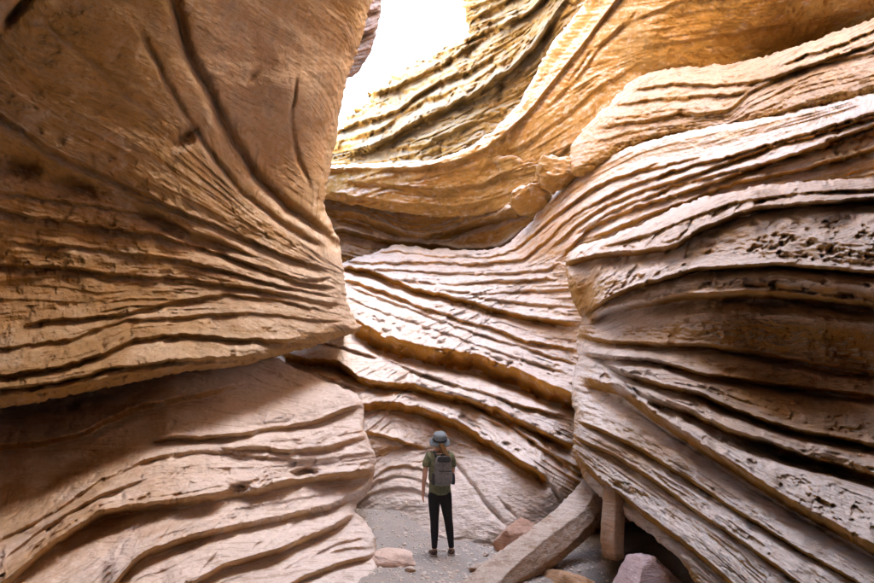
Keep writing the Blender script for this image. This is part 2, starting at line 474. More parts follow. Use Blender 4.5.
M_fin = rock_material('fin_shade_stone', (0.20, 0.17, 0.18), (0.16, 0.13, 0.13), (0.24, 0.21, 0.22), .5)  # dark grey albedo carries the fin's shade

# ---- left wall, upper mass: smooth overhanging buttress with ledges below
sheet('canyon_wall_left',
    [(-450, -420), (410, -420), (398, -200), (384, -50), (372, 0), (362, 40), (350, 70), (342, 105), (337, 135), (332, 160),
     (326, 190), (323, 206), (331, 222), (340, 240), (344, 262), (345, 288), (351, 310), (364, 331), (340, 339), (315, 346), (288, 353),
     (262, 361), (240, 367), (180, 373), (140, 381), (100, 390), (50, 400), (0, 408), (-100, 424), (-450, 470)],
    [(0, 0, 2.15), (0, 120, 2.9), (0, 220, 3.6), (0, 300, 3.9), (0, 400, 3.5), (340, 200, 8.6), (372, 0, 7.0), (345, 320, 8.3), (180, 80, 4.3), (180, 200, 5.3), (180, 300, 5.7), (180, 365, 5.2), (100, 380, 4.3),
     (250, 60, 5.3), (255, 150, 6.4), (290, 100, 6.1), (330, 60, 6.7), (330, 130, 7.9), (-450, 0, 1.5), (-450, 400, 1.9), (-300, -400, .75), (0, -200, 1.3), (200, -400, 2.2), (400, -400, 3.9), (90, 200, 4.4), (280, 345, 6.6)],
    [Ln([(-200, 70), (0, 114), (52, 148), (120, 180), (160, 200), (200, 218), (236, 233), (280, 252), (330, 270)], .10, .16, 4, 30, 12, g=True, major=True),
     Ln([(-200, 190), (0, 208), (36, 216), (100, 226), (152, 232), (200, 246), (260, 266), (288, 278), (340, 288)], .10, .14, 4, 14, 10, g=True, major=True),
     Ln([(-200, 180), (0, 190), (40, 196), (100, 205), (160, 216), (210, 238), (260, 258)], .06, .10, 3, 8, 6),
     Ln([(-200, 262), (0, 264), (60, 266), (120, 274), (188, 276), (240, 286), (320, 300), (348, 304)], .10, .12, 4, 14, 9, g=True, major=True),
     Ln([(0, 240), (60, 244), (130, 252), (200, 262), (260, 280), (300, 290)], .05, .07, 3, 8, 6),
     Ln([(180, 262), (230, 272), (280, 285), (340, 296)], .07, .10, 3, 7, 5),
     Ln([(210, 250), (250, 262), (300, 278), (338, 276)], .08, .09, 3, 7, 5),
     Ln([(20, 324), (60, 318), (120, 314), (156, 304), (224, 292), (280, 300), (330, 311)], .07, .10, 4, 12, 10),
     Ln([(-200, 352), (0, 348), (70, 338), (130, 318), (180, 316), (240, 312), (290, 316), (350, 322)], .05, .06, 4, 10, 10, g=True),
     Ln([(-200, 384), (0, 376), (80, 360), (136, 339), (180, 332), (224, 337), (280, 340), (322, 340)], .10, .16, 5, 12, 8, g=True, major=True),
     Ln([(-200, 398), (0, 388), (56, 380), (120, 366), (172, 360), (244, 356), (282, 350)], .12, .16, 4, 10, 6, g=True),
     Ln([(30, 394), (100, 379), (160, 368), (220, 364)], .06, .10, 3, 6, 5)],
    M_left, 'tall overhanging sandstone wall with a smooth buttress above thin brown ledges',
    cracks=[([(172, -60), (174, 0), (188, 52), (212, 96), (228, 132), (256, 176), (288, 208), (320, 230), (338, 246)], .45, 5.5),
            ([(140, 30), (168, 84), (192, 124), (216, 160), (240, 192), (280, 224), (325, 250)], .16, 3),
            ([(296, 76), (292, 120), (298, 160), (310, 186)], .14, 2.2),
            ([(172, 150), (192, 128), (200, 124)], .18, 5), ([(0, 30), (20, 8), (30, -10)], .13, 5),
            ([(245, 82), (258, 68)], .12, 2.5), ([(40, 20), (90, 60), (130, 96), (160, 118)], .07, 4),
            ([(330, 90), (333, 104)], .2, 4)],
    pockets=[(14, 165, 30, 14, .34, .25), (70, 187, 28, 10, .28, .25), (160, 222, 26, 9, .35, .4), (183, 140, 14, 9, .2, -.5), (210, 244, 30, 7, .25, .3)],
    strata=(.03, 13), rough=.05, seed=11, rnd=.5, detail=.75, crust_light=[(330, 285, 60, 50, .9), (260, 70, 130, 140, .55)], gainl=(.7, .65, .65, 1.2), stain_shade=[(0, 320, 230, 130, 1.2), (90, 60, 100, 70, .6), (20, 190, 110, 50, .8), (150, 235, 70, 30, .6)], smooth=[(180, 40, 230, 110, .85), (300, 130, 60, 110, .8)], edge=(16, .9), skirt=4.0, guides=[[(-200, -60), (0, -10), (150, 90), (250, 200), (330, 262)]])

# ---- left wall, lower mass: smooth pink wall sloping to the floor
sheet('canyon_wall_left_foot',
    [(-450, 330), (0, 330), (200, 320), (262, 345), (284, 362), (300, 369), (318, 376), (340, 386), (361, 396), (364, 406), (364, 424), (368, 438), (377, 456), (376, 470),
     (372, 487), (353, 509), (361, 517), (375, 532), (377, 556), (384, 600), (380, 680), (-450, 900)],
    [(0, 340, 6.0), (150, 340, 6.9), (260, 360, 7.8), (360, 400, 8.8), (372, 460, 8.6), (372, 487, 8.4), (374, 545, 7.6), (378, 583, 6.7), (0, 430, 5.0), (0, 500, 4.3), (0, 583, 3.4),
     (150, 480, 5.1), (150, 560, 4.3), (250, 430, 6.6), (250, 540, 5.6), (-450, 400, 2.4), (-450, 800, 1.6), (380, 680, 4.6), (100, 400, 6.0), (300, 480, 7.2)],
    [Ln([(-100, 452), (0, 444), (40, 440), (80, 432), (104, 419), (140, 404), (200, 392), (250, 380)], .12, .14, 5, 10, 10, taper=60),
     Ln([(150, 440), (174, 434), (200, 436), (240, 432), (267, 427), (296, 423), (318, 419), (341, 408), (366, 402)], .14, .14, 4, 16, 8, g=True, major=True),
     Ln([(220, 446), (260, 446), (300, 449), (328, 445), (356, 437), (370, 434)], .10, .10, 4, 9, 7),
     Ln([(-100, 590), (0, 538), (60, 506), (100, 478), (152, 456), (200, 448), (260, 454), (310, 458), (374, 450)], .06, .07, 4, 14, 10, g=True),
     Ln([(-100, 640), (4, 580), (48, 542), (100, 510), (132, 503), (192, 496), (228, 490), (260, 486), (296, 476), (350, 471), (378, 466)], .26, .22, 7, 26, 26, g=True, major=True),
     Ln([(100, 600), (120, 574), (140, 552), (176, 538), (224, 526), (280, 514), (330, 503), (376, 482)], .18, .18, 6, 18, 14, g=True, major=True),
     Ln([(160, 600), (188, 583), (224, 563), (280, 547), (328, 528), (356, 510)], .20, .20, 5, 16, 12, g=True, major=True),
     Ln([(240, 610), (300, 577), (342, 560), (378, 553)], .14, .16, 4, 10, 8, g=True, major=True),
     Ln([(310, 556), (340, 540), (374, 536)], .06, .06, 3, 6, 5), Ln([(320, 552), (350, 546), (376, 546)], .06, .06, 3, 5, 4),
     Ln([(0, 560), (50, 522), (100, 494), (150, 476)], .05, .06, 3, 8, 8),
     Ln([(230, 508), (280, 500), (340, 488)], .04, .05, 3, 8, 6)],
    M_leftlow, 'smooth rounded pinkish rock foot under the ledges, sloping to the gravel floor',
    cracks=[([(268, 404), (262, 422), (266, 432)], .05, 1.6), ([(200, 414), (240, 410), (268, 416)], .03, 1.6)],
    pockets=[(238, 490, 13, 4, .22, -.15), (304, 473, 12, 4, .3, 0), (40, 402, 60, 12, .3, -.1)],
    strata=(.02, 14), rough=.03, seed=23, rnd=.75, crust_light=[(290, 410, 100, 30, 1.0), (320, 490, 80, 60, .9)], gainl=(1.0, .55, 1.4, 1.3), joint=.4, detail=.9, soft=.5, stain_shade=[(0, 480, 190, 130, 1.0), (110, 400, 120, 28, .9), (60, 560, 70, 40, .6), (180, 500, 50, 12, .5)], smooth=[(250, 400, 110, 24, .85), (60, 470, 70, 40, .6), (120, 540, 60, 30, .6)], edge=(7, .3), skirt=2.5, guides=[[(-100, 400), (0, 396), (150, 380), (280, 372), (360, 392)]])

# ---- back slope: pale terraced layers that wrap round into the right wall
sheet('canyon_wall_back',
    [(170, 300), (220, 270), (290, 262), (325, 262), (336, 262), (346, 262), (362, 256), (385, 249), (394, 243), (420, 248), (460, 249), (485, 251), (500, 247), (514, 240), (528, 224), (545, 203), (560, 188), (575, 178),
     (600, 158), (640, 142), (700, 128), (760, 118), (820, 106), (874, 90), (1250, 20), (1250, 330), (900, 420), (760, 600), (700, 640), (560, 640), (400, 640), (300, 600), (170, 480)],
    [(200, 300, 14.0), (200, 450, 11.0), (340, 262, 15.5), (300, 350, 11.5), (395, 246, 16.2), (470, 252, 15.4), (520, 240, 13.5), (575, 200, 10.8), (640, 160, 8.6), (760, 140, 6.4), (874, 110, 4.9), (874, 200, 5.1), (700, 200, 7.0), (620, 240, 8.8), (565, 260, 11),
     (450, 300, 13.6), (450, 350, 12.2), (340, 345, 12.0), (575, 350, 10.4), (575, 410, 9.6), (450, 400, 11.0), (360, 410, 10.4), (450, 450, 10.5), (440, 500, 9.55), (380, 500, 9.9), (560, 480, 8.8), (500, 530, 8.6), (600, 515, 9.6), (640, 540, 11.5), (700, 560, 11.5),
     (440, 570, 8.9), (1250, 100, 3.2), (1250, 300, 3.2), (800, 450, 6.2), (500, 640, 8.0), (300, 520, 10.2), (320, 640, 8.9)],
    [Ln([(336, 259), (379, 262), (431, 262), (470, 264), (522, 259), (545, 240), (575, 214), (640, 180), (720, 158), (874, 112)], .14, .16, 3, 8, 5, g=True),
     Ln([(365, 252), (400, 250), (431, 254), (480, 257), (515, 250), (535, 232), (560, 210), (600, 182), (660, 162)], .10, .12, 3, 6, 4),
     Ln([(350, 268), (400, 270), (450, 273), (500, 272), (548, 268), (564, 258)], .10, .14, 3, 6, 4),
     Ln([(372, 275), (418, 281), (450, 284), (483, 281), (561, 279)], .14, .16, 3, 7, 4, g=True),
     Ln([(430, 287), (480, 292), (530, 290), (575, 288)], .12, .14, 3, 6, 4),
     Ln([(335, 264), (370, 270), (408, 285), (450, 296), (489, 306), (528, 316), (577, 321)], .36, .75, 7, 12, 7, g=True, major=True),
     Ln([(430, 296), (480, 298), (530, 303), (575, 306)], .12, .14, 3, 6, 4),
     Ln([(340, 276), (372, 286), (418, 305), (483, 324), (532, 341), (580, 350)], .20, .24, 4, 11, 6, g=True, major=True),
     Ln([(345, 284), (390, 300), (440, 319), (500, 340), (580, 364)], .12, .14, 3, 7, 4),
     Ln([(345, 296), (385, 312), (440, 331), (500, 352), (570, 374)], .10, .12, 3, 6, 4),
     Ln([(350, 316), (385, 334), (434, 347), (476, 352), (515, 367), (568, 390), (610, 405)], .55, 1.2, 25, 18, 9, g=True, major=True, taper=14),
     Ln([(380, 345), (434, 362), (480, 372), (530, 392), (570, 402)], .06, .10, 4, 6, 4),
     Ln([(300, 336), (340, 345), (385, 358), (427, 374), (483, 391), (528, 407), (578, 418)], .12, .20, 3, 8, 5, g=True),
     Ln([(281, 351), (310, 357), (336, 358), (362, 377), (411, 383), (460, 395), (502, 409), (540, 428), (575, 446)], .36, .75, 11, 14, 8, g=True, major=True),
     Ln([(284, 360), (320, 372), (360, 388), (420, 396), (470, 410), (520, 432), (560, 452)], .10, .12, 4, 8, 6),
     Ln([(352, 406), (372, 400), (395, 401), (421, 407), (457, 421), (490, 440), (520, 458), (549, 478)], .34, .42, 12, 20, 10, g=True, major=True, taper=12),
     Ln([(360, 430), (402, 440), (430, 448)], .16, .16, 4, 9, 6),
     Ln([(446, 388), (501, 418), (534, 440), (574, 469)], .14, .18, 4, 8, 7),
     Ln([(345, 512), (368, 492), (395, 484), (420, 490), (445, 506)], .05, .05, 3, 10, 8, g=True),
     Ln([(350, 500), (375, 480), (400, 474), (425, 480), (450, 500)], .04, .04, 3, 8, 6),
     Ln([(364, 486), (385, 468), (410, 464), (432, 472)], .04, .04, 3, 8, 6),
     # layers sweeping up into the right wall
     Ln([(548, 250), (575, 226), (600, 208), (640, 190), (690, 174), (760, 150), (874, 116)], .14, .18, 4, 10, 6),
     Ln([(562, 256), (590, 226), (640, 205), (700, 186), (760, 165), (874, 124)], .20, .24, 5, 12, 8, g=True, major=True),
     Ln([(572, 236), (610, 210), (660, 190), (720, 172), (800, 152), (874, 132)], .12, .14, 4, 8, 6),
     Ln([(590, 238), (640, 216), (690, 198), (740, 180), (800, 168), (874, 148)], .18, .22, 5, 12, 8),
     Ln([(545, 226), (570, 205), (610, 180), (650, 168), (700, 156)], .10, .12, 3, 7, 5)],
    M_back, 'pale layered rock slope with orange undercuts rising behind the hiker',
    cracks=[([(447, 452), (465, 476), (483, 502), (509, 527)], .14, 2), ([(498, 498), (508, 508), (520, 520)], .1, 1.6), ([(545, 480), (556, 494), (564, 506)], .14, 2)],
    pockets=[(504, 446, 4, 3, .2, .4), (532, 443, 4, 3, .25, .6), (462, 418, 3, 2, .15, 0)],
    strata=(.085, 10), rough=.05, seed=37, rnd=.3, gainl=(.95, .72, .8, 1.0), crust_light=[(460, 505, 130, 52, 1.0), (430, 340, 170, 130, .85)], smooth=[(460, 500, 120, 52, .92), (740, 165, 180, 70, .65)], edge=(8, .5), skirt=3.0,
    guides=[[(340, 560), (400, 540), (480, 540), (560, 560)]])

# ---- recessed orange bed under the big overhang
sheet('canyon_alcove_bed',
    [(250, 170), (600, 150), (600, 290), (250, 290)],
    [(250, 230, 17.5), (340, 200, 17.2), (340, 240, 17.0), (430, 220, 17.0), (460, 245, 17.4), (520, 215, 14.6), (600, 170, 12.0), (300, 290, 18.5), (550, 290, 17)],
    [Ln([(300, 203), (326, 207), (362, 213), (398, 231), (420, 236), (447, 230), (470, 221), (515, 207), (560, 195)], .35, .40, 8, 10, 8, g=True, major=True),
     Ln([(300, 226), (343, 228), (362, 234), (385, 238), (431, 244), (467, 248), (499, 245), (530, 226)], .25, 1.0, 5, 8, 20, g=True),
     Ln([(430, 232), (470, 226), (520, 214), (548, 192)], .2, .2, 4, 8, 5), Ln([(330, 219), (358, 222), (380, 234)], .25, .3, 3, 8, 5)],
    M_upper, 'recessed orange rock bed in the dark alcove under the overhang', strata=(.12, 11), rough=.10, seed=41, skirt=2, edge=(6, .3))

# ---- big overhang at the back with its pale edge, sweeping up into the roof at the right
sheet('canyon_overhang',
    [(250, 160), (320, 164), (370, 164), (410, 163), (450, 156), (486, 137), (506, 118), (522, 98), (544, 54), (566, 26), (588, 0), (608, -80), (606, -260), (590, -420), (1400, -420),
     (1400, 60), (874, 80), (760, 120), (640, 185), (590, 222), (560, 224), (530, 216), (496, 211), (472, 217), (445, 218), (400, 213), (374, 210), (343, 202), (320, 198), (250, 190)],
    [(250, 175, 15.5), (340, 170, 15.0), (340, 198, 15.2), (420, 168, 14.2), (430, 212, 15.2), (490, 150, 13.4), (480, 205, 14.6), (540, 90, 12.4), (600, 10, 10.8), (560, 150, 12.4), (600, 100, 11.2), (650, 30, 9.2), (650, 80, 10.2),
     (760, 10, 7.9), (760, 60, 9.4), (874, 0, 6.4), (874, 40, 8.2), (620, -80, 8.6), (600, -400, 4.4), (900, -400, 3.2), (1400, -400, 2.0), (1400, 40, 3.6), (800, -120, 6.0), (700, 130, 10)],
    [Ln([(250, 168), (336, 168), (412, 167), (452, 161), (484, 149), (504, 133), (528, 112), (552, 82), (576, 52), (616, 0), (660, -60)], .22, .10, 4, 9, 9, wig=.6, major=True),
     Ln([(330, 178), (380, 184), (430, 190), (480, 184), (510, 168)], .08, .10, 4, 8, 8, g=True),
     Ln([(326, 190), (360, 196), (410, 203), (460, 208), (495, 200)], .10, .12, 4, 8, 8, g=True),
     Ln([(505, 150), (530, 140), (560, 118), (600, 84), (640, 60)], .07, .07, 5, 12, 10, g=True),
     Ln([(500, 180), (520, 168), (550, 160), (575, 140)], .14, .16, 4, 12, 8),
     Ln([(560, 92), (590, 50), (630, 20), (680, 0), (760, -14)], .06, .07, 4, 12, 9),
     Ln([(540, 112), (575, 80), (600, 44), (640, 6)], .08, .08, 4, 9, 8),
     Ln([(640, 46), (720, 34), (800, 22), (900, 4)], .05, .05, 5, 14, 10, g=True)],
    M_upper, 'great ochre rock overhang with a pale curved edge, arching up into a roof', strata=(.09, 14), rough=.12, seed=53, rnd=.5, stain_shade=[(780, 40, 140, 50, .8), (500, 195, 50, 22, .6)], smooth=[(680, 40, 140, 60, .7), (545, 80, 30, 60, .5)], edge=(7, .5), skirt=2.5,
    pockets=[(505, 165, 14, 22, .3, .2), (545, 70, 8, 18, .1, .5)],
    guides=[[(250, 230), (400, 225), (500, 215), (560, 190), (700, 110), (900, 50)]])

# ---- far cliff against the sky
sheet('canyon_cliff_far',
    [(230, 150), (300, 150), (339, 128), (351, 114), (364, 104), (370, 94), (386, 83), (393, 73), (412, 64), (432, 57), (441, 49), (455, 45), (467, 35), (464, 22), (463, 0), (456, -40), (448, -110), (460, -240),
     (900, -260), (800, -40), (620, 120), (560, 200), (230, 200)],
    [(300, 160, 22), (345, 128, 20.5), (345, 165, 19.5), (400, 90, 19.6), (400, 150, 18.5), (440, 60, 18.8), (470, 110, 17.0), (470, 20, 17.4), (520, 60, 15.8), (540, 20, 15), (480, -100, 17), (600, -50, 13.5), (560, 150, 16), (800, -200, 12), (450, 165, 17.2)],
    [Ln([(330, 134), (344, 126), (400, 108), (436, 80), (472, 68), (500, 50)], .5, .5, 5, 10, 8),
     Ln([(345, 152), (372, 145), (412, 121), (440, 108), (476, 91), (496, 76), (512, 66), (536, 40), (560, 6)], .8, .8, 9, 12, 14, g=True, major=True),
     Ln([(370, 96), (400, 82), (430, 68), (460, 52), (490, 34)], .4, .5, 5, 9, 7, g=True),
     Ln([(340, 138), (380, 128), (420, 100), (450, 92)], .3, .4, 5, 8, 7),
     Ln([(462, 40), (500, 24), (530, 10), (560, -20)], .5, .6, 5, 10, 8, g=True),
     Ln([(462, 20), (500, 4), (540, -24)], .4, .4, 5, 9, 7), Ln([(380, 152), (430, 142), (480, 118)], .3, .3, 4, 9, 7, g=True)],
    M_far, 'rugged far cliff of blocky ochre rock against the sky', strata=(.22, 12), rough=.35, chunk=.45, seed=67, block=.38, rnd=.4, ragged=2.6, edge=(4, .6), skirt=3.0,
    cracks=[([(505, 70), (500, 90), (498, 110)], .5, 3), ([(465, 40), (470, 60), (462, 80)], .4, 3), ([(420, 100), (425, 120)], .4, 3)])

# ---- fin behind the left wall's top, its shade put into the colour
sheet('canyon_fin',
    [(300, -160), (396, -160), (388, -60), (382, 0), (378, 30), (371, 55), (360, 72), (350, 79), (330, 84), (300, 60)],
    [(300, -100, 11.5), (382, 0, 12.0), (350, 75, 12.3), (396, -160, 11.0), (310, 40, 11.8)],
    [Ln([(300, 40), (360, 34), (390, 20)], .15, .15, 5, 12, 10, g=True), Ln([(300, -40), (390, -50)], .15, .15, 5, 12, 10, g=True)],
    M_fin, 'shade-toned rock fin jutting out behind the left wall against the sky', strata=(.08, 14), rough=.12, seed=71, edge=(4, .4), skirt=2.0)

# ---- right wall: pillow-shaped ledge
sheet('canyon_wall_right_pillow',
    [(566, 168), (569, 152), (575, 138), (600, 112), (625, 86), (644, 72), (679, 67), (722, 65), (762, 58), (812, 40), (874, 19), (1350, -140),
     (1350, 0), (874, 98), (819, 114), (776, 125), (711, 135), (668, 139), (632, 149), (596, 169), (582, 177), (572, 176)],
    [(570, 160, 10.6), (600, 120, 10.1), (645, 75, 9.4), (640, 140, 8.8), (722, 70, 7.8), (720, 125, 7.3), (800, 60, 6.4), (800, 110, 5.9), (874, 25, 5.5), (874, 90, 4.9), (1350, -100, 2.8), (1350, 0, 2.6)],
    [Ln([(590, 128), (625, 122), (679, 113), (729, 110), (748, 92), (776, 78), (800, 66), (874, 50), (1000, 20)], .10, .10, 4, 14, 12, g=True),
     Ln([(610, 106), (646, 100), (690, 96), (740, 92), (762, 84)], .06, .08, 3, 9, 7), Ln([(630, 88), (680, 82), (730, 84), (776, 74), (830, 58), (874, 42)], .10, .12, 3, 10, 7, g=True),
     Ln([(580, 142), (610, 136), (640, 128)], .06, .06, 3, 8, 7), Ln([(780, 64), (830, 46), (874, 30), (960, 0)], .10, .12, 3, 8, 6)],
    M_pillow, 'thick pillow-shaped sandstone ledge bulging below the roof', strata=(.05, 14), rough=.07, chunk=.08, seed=83, rnd=.8, stain_shade=[(800, 80, 90, 20, .4)], edge=(20, .9), skirt=3.0, guides=[[(570, 175), (650, 150), (760, 130), (874, 98)]])

def knob(root_name, loc, size, seed):
    r_ = bpy.data.objects[root_name]
    V, F = rock_verts(seed, 5, 3, .30)
    k = link('rock_knob', mesh_from('rock_knob', V * np.array(size), F), M_right, r_)
    k.location = Vector(loc) - r_.location
KNOBS = [((556, 173), 11.2, (.52, .6, .44), 5), ((531, 199), 12.4, (.62, .7, .36), 9)]
# ---- right wall: stacked rounded ledges and the undercut nose
sheet('canyon_wall_right',
    [(564, 264), (568, 253), (577, 246), (604, 239), (644, 223), (684, 203), (712, 195), (764, 185), (804, 181), (874, 178), (1400, 150), (1400, 900), (770, 720), (728, 640), (694, 583), (684, 563), (660, 543), (624, 515), (604, 501),
     (588, 486), (577, 466), (571, 446), (573, 424), (574, 406), (571, 390), (572, 376), (580, 358), (575, 338), (583, 319), (576, 310), (570, 295), (566, 278)],
    [(566, 260, 9.3), (575, 290, 8.9), (600, 250, 8.6), (700, 210, 6.4), (700, 300, 6.0), (874, 190, 4.4), (874, 240, 3.7), (874, 350, 4.9), (874, 430, 4.6), (874, 500, 3.9), (874, 583, 2.7), (580, 340, 9.7), (576, 375, 9.0), (575, 440, 7.8), (600, 490, 7.2),
     (700, 350, 6.2), (700, 440, 5.5), (690, 560, 4.9), (780, 500, 4.2), (780, 230, 4.9), (780, 340, 5.7), (780, 410, 5.5), (1400, 200, 2.0), (1400, 800, 1.4), (720, 640, 3.9), (640, 300, 7.4), (640, 440, 6.5), (640, 520, 6.2)],
    [Ln([(564, 262), (600, 253), (644, 250), (676, 244), (700, 228), (740, 211), (764, 205), (874, 196), (1000, 190)], .26, .34, 6, 16, 12, g=True, major=True),
     Ln([(600, 246), (644, 236), (690, 216), (740, 200), (800, 192), (874, 188)], .06, .06, 3, 9, 6),
     Ln([(585, 312), (608, 296), (636, 284), (696, 268), (780, 262), (872, 270), (1000, 280)], .30, .34, 5, 40, 9, g=True, major=True),
     Ln([(590, 316), (608, 307), (644, 300), (684, 293), (748, 290), (804, 294), (872, 302), (1000, 310)], .34, .42, 9, 16, 16, g=True, major=True),
     Ln([(574, 332), (604, 339), (644, 342), (704, 344), (764, 352), (824, 364), (872, 371), (1000, 390)], .16, .24, 5, 20, 8, g=True, major=True),
     Ln([(580, 352), (604, 355), (632, 357), (664, 361), (704, 372), (764, 381), (872, 394), (1000, 410)], .14, .24, 5, 12, 8, g=True, major=True),
     Ln([(600, 356), (616, 369), (656, 382), (696, 390), (748, 413), (804, 430), (872, 442), (1000, 470)], .16, .30, 6, 14, 9, g=True, major=True),
     Ln([(640, 392), (690, 408), (728, 428), (764, 438), (804, 454), (872, 472), (1000, 500)], .12, .40, 9, 14, 14, taper=60),
     Ln([(578, 372), (620, 384), (656, 411), (690, 434), (724, 456), (784, 494), (872, 542), (960, 590)], .30, .22, 14, 26, 20, g=True, major=True),
     Ln([(590, 380), (640, 412), (690, 446), (740, 480), (800, 516), (872, 556)], .05, .07, 3, 6, 5),
     Ln([(574, 418), (600, 428), (640, 448), (690, 478), (740, 512), (800, 548), (874, 590)], .08, .10, 4, 10, 8, g=True),
     Ln([(574, 436), (610, 452), (650, 476), (700, 512), (760, 552), (810, 590)], .07, .09, 4, 9, 8),
     Ln([(576, 455), (600, 478), (640, 508), (690, 545), (730, 580), (760, 610)], .12, .10, 6, 12, 12, g=True, major=True)],
    M_right, 'massive wall of stacked rounded sandstone ledges with an undercut nose', strata=(.028, 12), rough=.06, chunk=.06, seed=97, rnd=.85, gainl=(1.45, 1.15, .9, 1.3), stain_shade=[(800, 310, 130, 28, .65), (800, 390, 150, 60, .6), (640, 450, 50, 25, .5)], soft=.6, smooth=[(730, 235, 170, 50, .75), (760, 330, 140, 40, .5)], crust_light=[(596, 370, 36, 60, .9)], edge=(10, .45), skirt=3.0,
    pockets=[(840, 300, 70, 10, .5, .1), (800, 460, 80, 9, .4, .25)])

# ------------------------------------------------------------------ the rest of the canyon round the camera, and sheets added to shape light
def world_sheet(name, fn, nu, nv, mat, label, flip=False):
    u, v = np.meshgrid(np.linspace(0, 1, nu), np.linspace(0, 1, nv))
    P = fn(u, v)
    idx = np.arange(nu * nv).reshape(nv, nu)
    f = np.stack([idx[:-1, :-1], idx[:-1, 1:], idx[1:, 1:], idx[1:, :-1]], -1).reshape(-1, 4)
    me = bpy.data.meshes.new(name)
    me.from_pydata(P.reshape(-1, 3).tolist(), [], f.tolist())
    uvl = me.uv_layers.new(name='strata')
    uvs = np.stack([P[..., 1], P[..., 2]], -1).reshape(-1, 2)[f.ravel()]
    uvl.data.foreach_set('uv', uvs.astype(np.float32).ravel())
    me.polygons.foreach_set('use_smooth', np.ones(len(f), bool))
    return tag(link(name, me, mat), label, None, None, 'structure')
def ledgy(a, z, seed):
    ph = z * 1.1 + .8 * fbm(a * .15, z * .2, seed, 3)
    fr = ph - np.floor(ph)
    return .5 * fbm(a * .25, z * .3, seed + 1, 4) - .22 * np.where(fr < .8, fr / .8, (1 - fr) / .2)
def rear_left(u, v):
    y = -13 + 17.5 * u; z = -.3 + 17 * v
    x = -4.4 + 3.6 * sstep((z - 3) / 12) + .3 * np.sin(y * .5) - ledgy(y, z, 5)
    return np.stack([x - .9 * sstep((y - 1.5) / 3), y, z], -1)
def rear_right(u, v):
    y = -13 + 17.0 * u; z = -.3 + 17 * v
    x = 4.4 - 3.2 * sstep((z - 3) / 12) + .3 * np.sin(y * .5 + 1) + ledgy(y, z, 8)
    return np.stack([x + 1.6 * sstep((y - .5) / 3), y, z], -1)
def rear_end(u, v):
    x = -7 + 14 * u; z = -.3 + 17 * v
    return np.stack([x, -12.5 + 1.2 * np.cos(x * .5) + ledgy(x, z, 12), z], -1)
world_sheet('canyon_wall_rear_left', rear_left, 120, 120, M_left, 'canyon wall continuing behind the viewer on the left')
world_sheet('canyon_wall_rear_right', rear_right, 120, 120, M_right, 'canyon wall continuing behind the viewer on the right')
world_sheet('canyon_wall_rear_end', rear_end, 80, 80, M_right, 'canyon bend closing the view behind the viewer')
def far_left(u, v):
    y = 8.5 + 22 * u; z = -.3 + 11.5 * v
    x = -.26 * (y + .33 * z) - .9 + .3 * np.minimum(ledgy(y, z, 15), 0)
    return np.stack([x, y, z], -1)
world_sheet('canyon_wall_left_far', far_left, 100, 90, M_left, 'canyon wall running on behind the left buttress')
def block_right(u, v):  # unseen sheet added to stop light leaking in behind the wall shells
    y = -4 + 30 * u; z = -1.5 + 15.5 * v
    x = 10.5 - 3.0 * sstep((z - 12.5) / 1.5) + .3 * ledgy(y, z, 41)
    return np.stack([x, y, z], -1)
world_sheet('light_block_right', block_right, 60, 50, M_right, 'added light-blocking sheet behind the right wall')
def block_left(u, v):  # added light stop on the left side
    y = -4 + 14 * u; z = -1.5 + 17 * v
    x = -7.6 + 3.4 * sstep((z - 6) / 6) + .3 * ledgy(y, z, 43)
    return np.stack([x, y, z], -1)
world_sheet('light_block_left', block_left, 60, 50, M_left, 'added light-blocking sheet behind the left wall')
def block_back(u, v):  # added light stop at the back
    x = -9 + 17 * u; z = -1.5 + 13.5 * v
    return np.stack([x, 21.5 + .3 * ledgy(x, z, 45), z], -1)
world_sheet('light_block_back', block_back, 60, 50, M_back, 'added light-blocking sheet behind the back slope')
# high rim over the roof, unseen, added for sun shadow and bounce
def light_rim(u, v):
    y = -13 + 45 * u; z = 11.5 + 13 * v
    x = 4.6 + 2.2 * np.sin(y * .16 + .6) + 1.6 * (v ** 1.5) * 2 + 2 * sstep((y - 14) / 8) + ledgy(y, z, 31)
    return np.stack([x, y, z], -1)
world_sheet('light_rim_right', light_rim, 160, 60, M_upper, 'unseen high rim added to steer sun and bounce light')

# ------------------------------------------------------------------ floor
def ground_z(x, y):
    left = sstep((.1 - x) / .9)
    return .36 * sstep((y - 8.35) / 1.4) * left + .05 * sstep((y - 8.3) / .8) + .05 * fbm(x * 1.6, y * 1.6, 5, 5) - .6 * sstep((x - (1.15 + (y - 6.35) * .95)) / .5) * sstep((y - 4.5) / 1.2)
g = bpy.data.materials.new('gravel_floor'); g.use_nodes = True
nt = g.node_tree; bs = nt.nodes['Principled BSDF']; bs.inputs['Roughness'].default_value = .95; bs.inputs['Specular IOR Level'].default_value = .2
tc = nd(nt, 'ShaderNodeTexCoord')
n1 = nd(nt, 'ShaderNodeTexNoise'); n1.inputs['Scale'].default_value = 34; n1.inputs['Detail'].default_value = 8; n1.inputs['Roughness'].default_value = .75
n2 = nd(nt, 'ShaderNodeTexNoise'); n2.inputs['Scale'].default_value = 2.4; n2.inputs['Detail'].default_value = 5
vo = nd(nt, 'ShaderNodeTexVoronoi'); vo.inputs['Scale'].default_value = 26
for n in (n1, n2, vo): nt.links.new(tc.outputs['Object'], n.inputs['Vector'])
c = mixc(nt, rng(nt, n1.outputs['Fac'], .3, .7), (.25, .24, .235), (.37, .355, .35))
c = mixc(nt, rng(nt, n2.outputs['Fac'], .45, .7, 0, .35), c, (.40, .345, .31))
c = mixc(nt, rng(nt, vo.outputs['Distance'], 0, .3, .3, 0), c, (.42, .40, .39))
nt.links.new(c, bs.inputs['Base Color'])
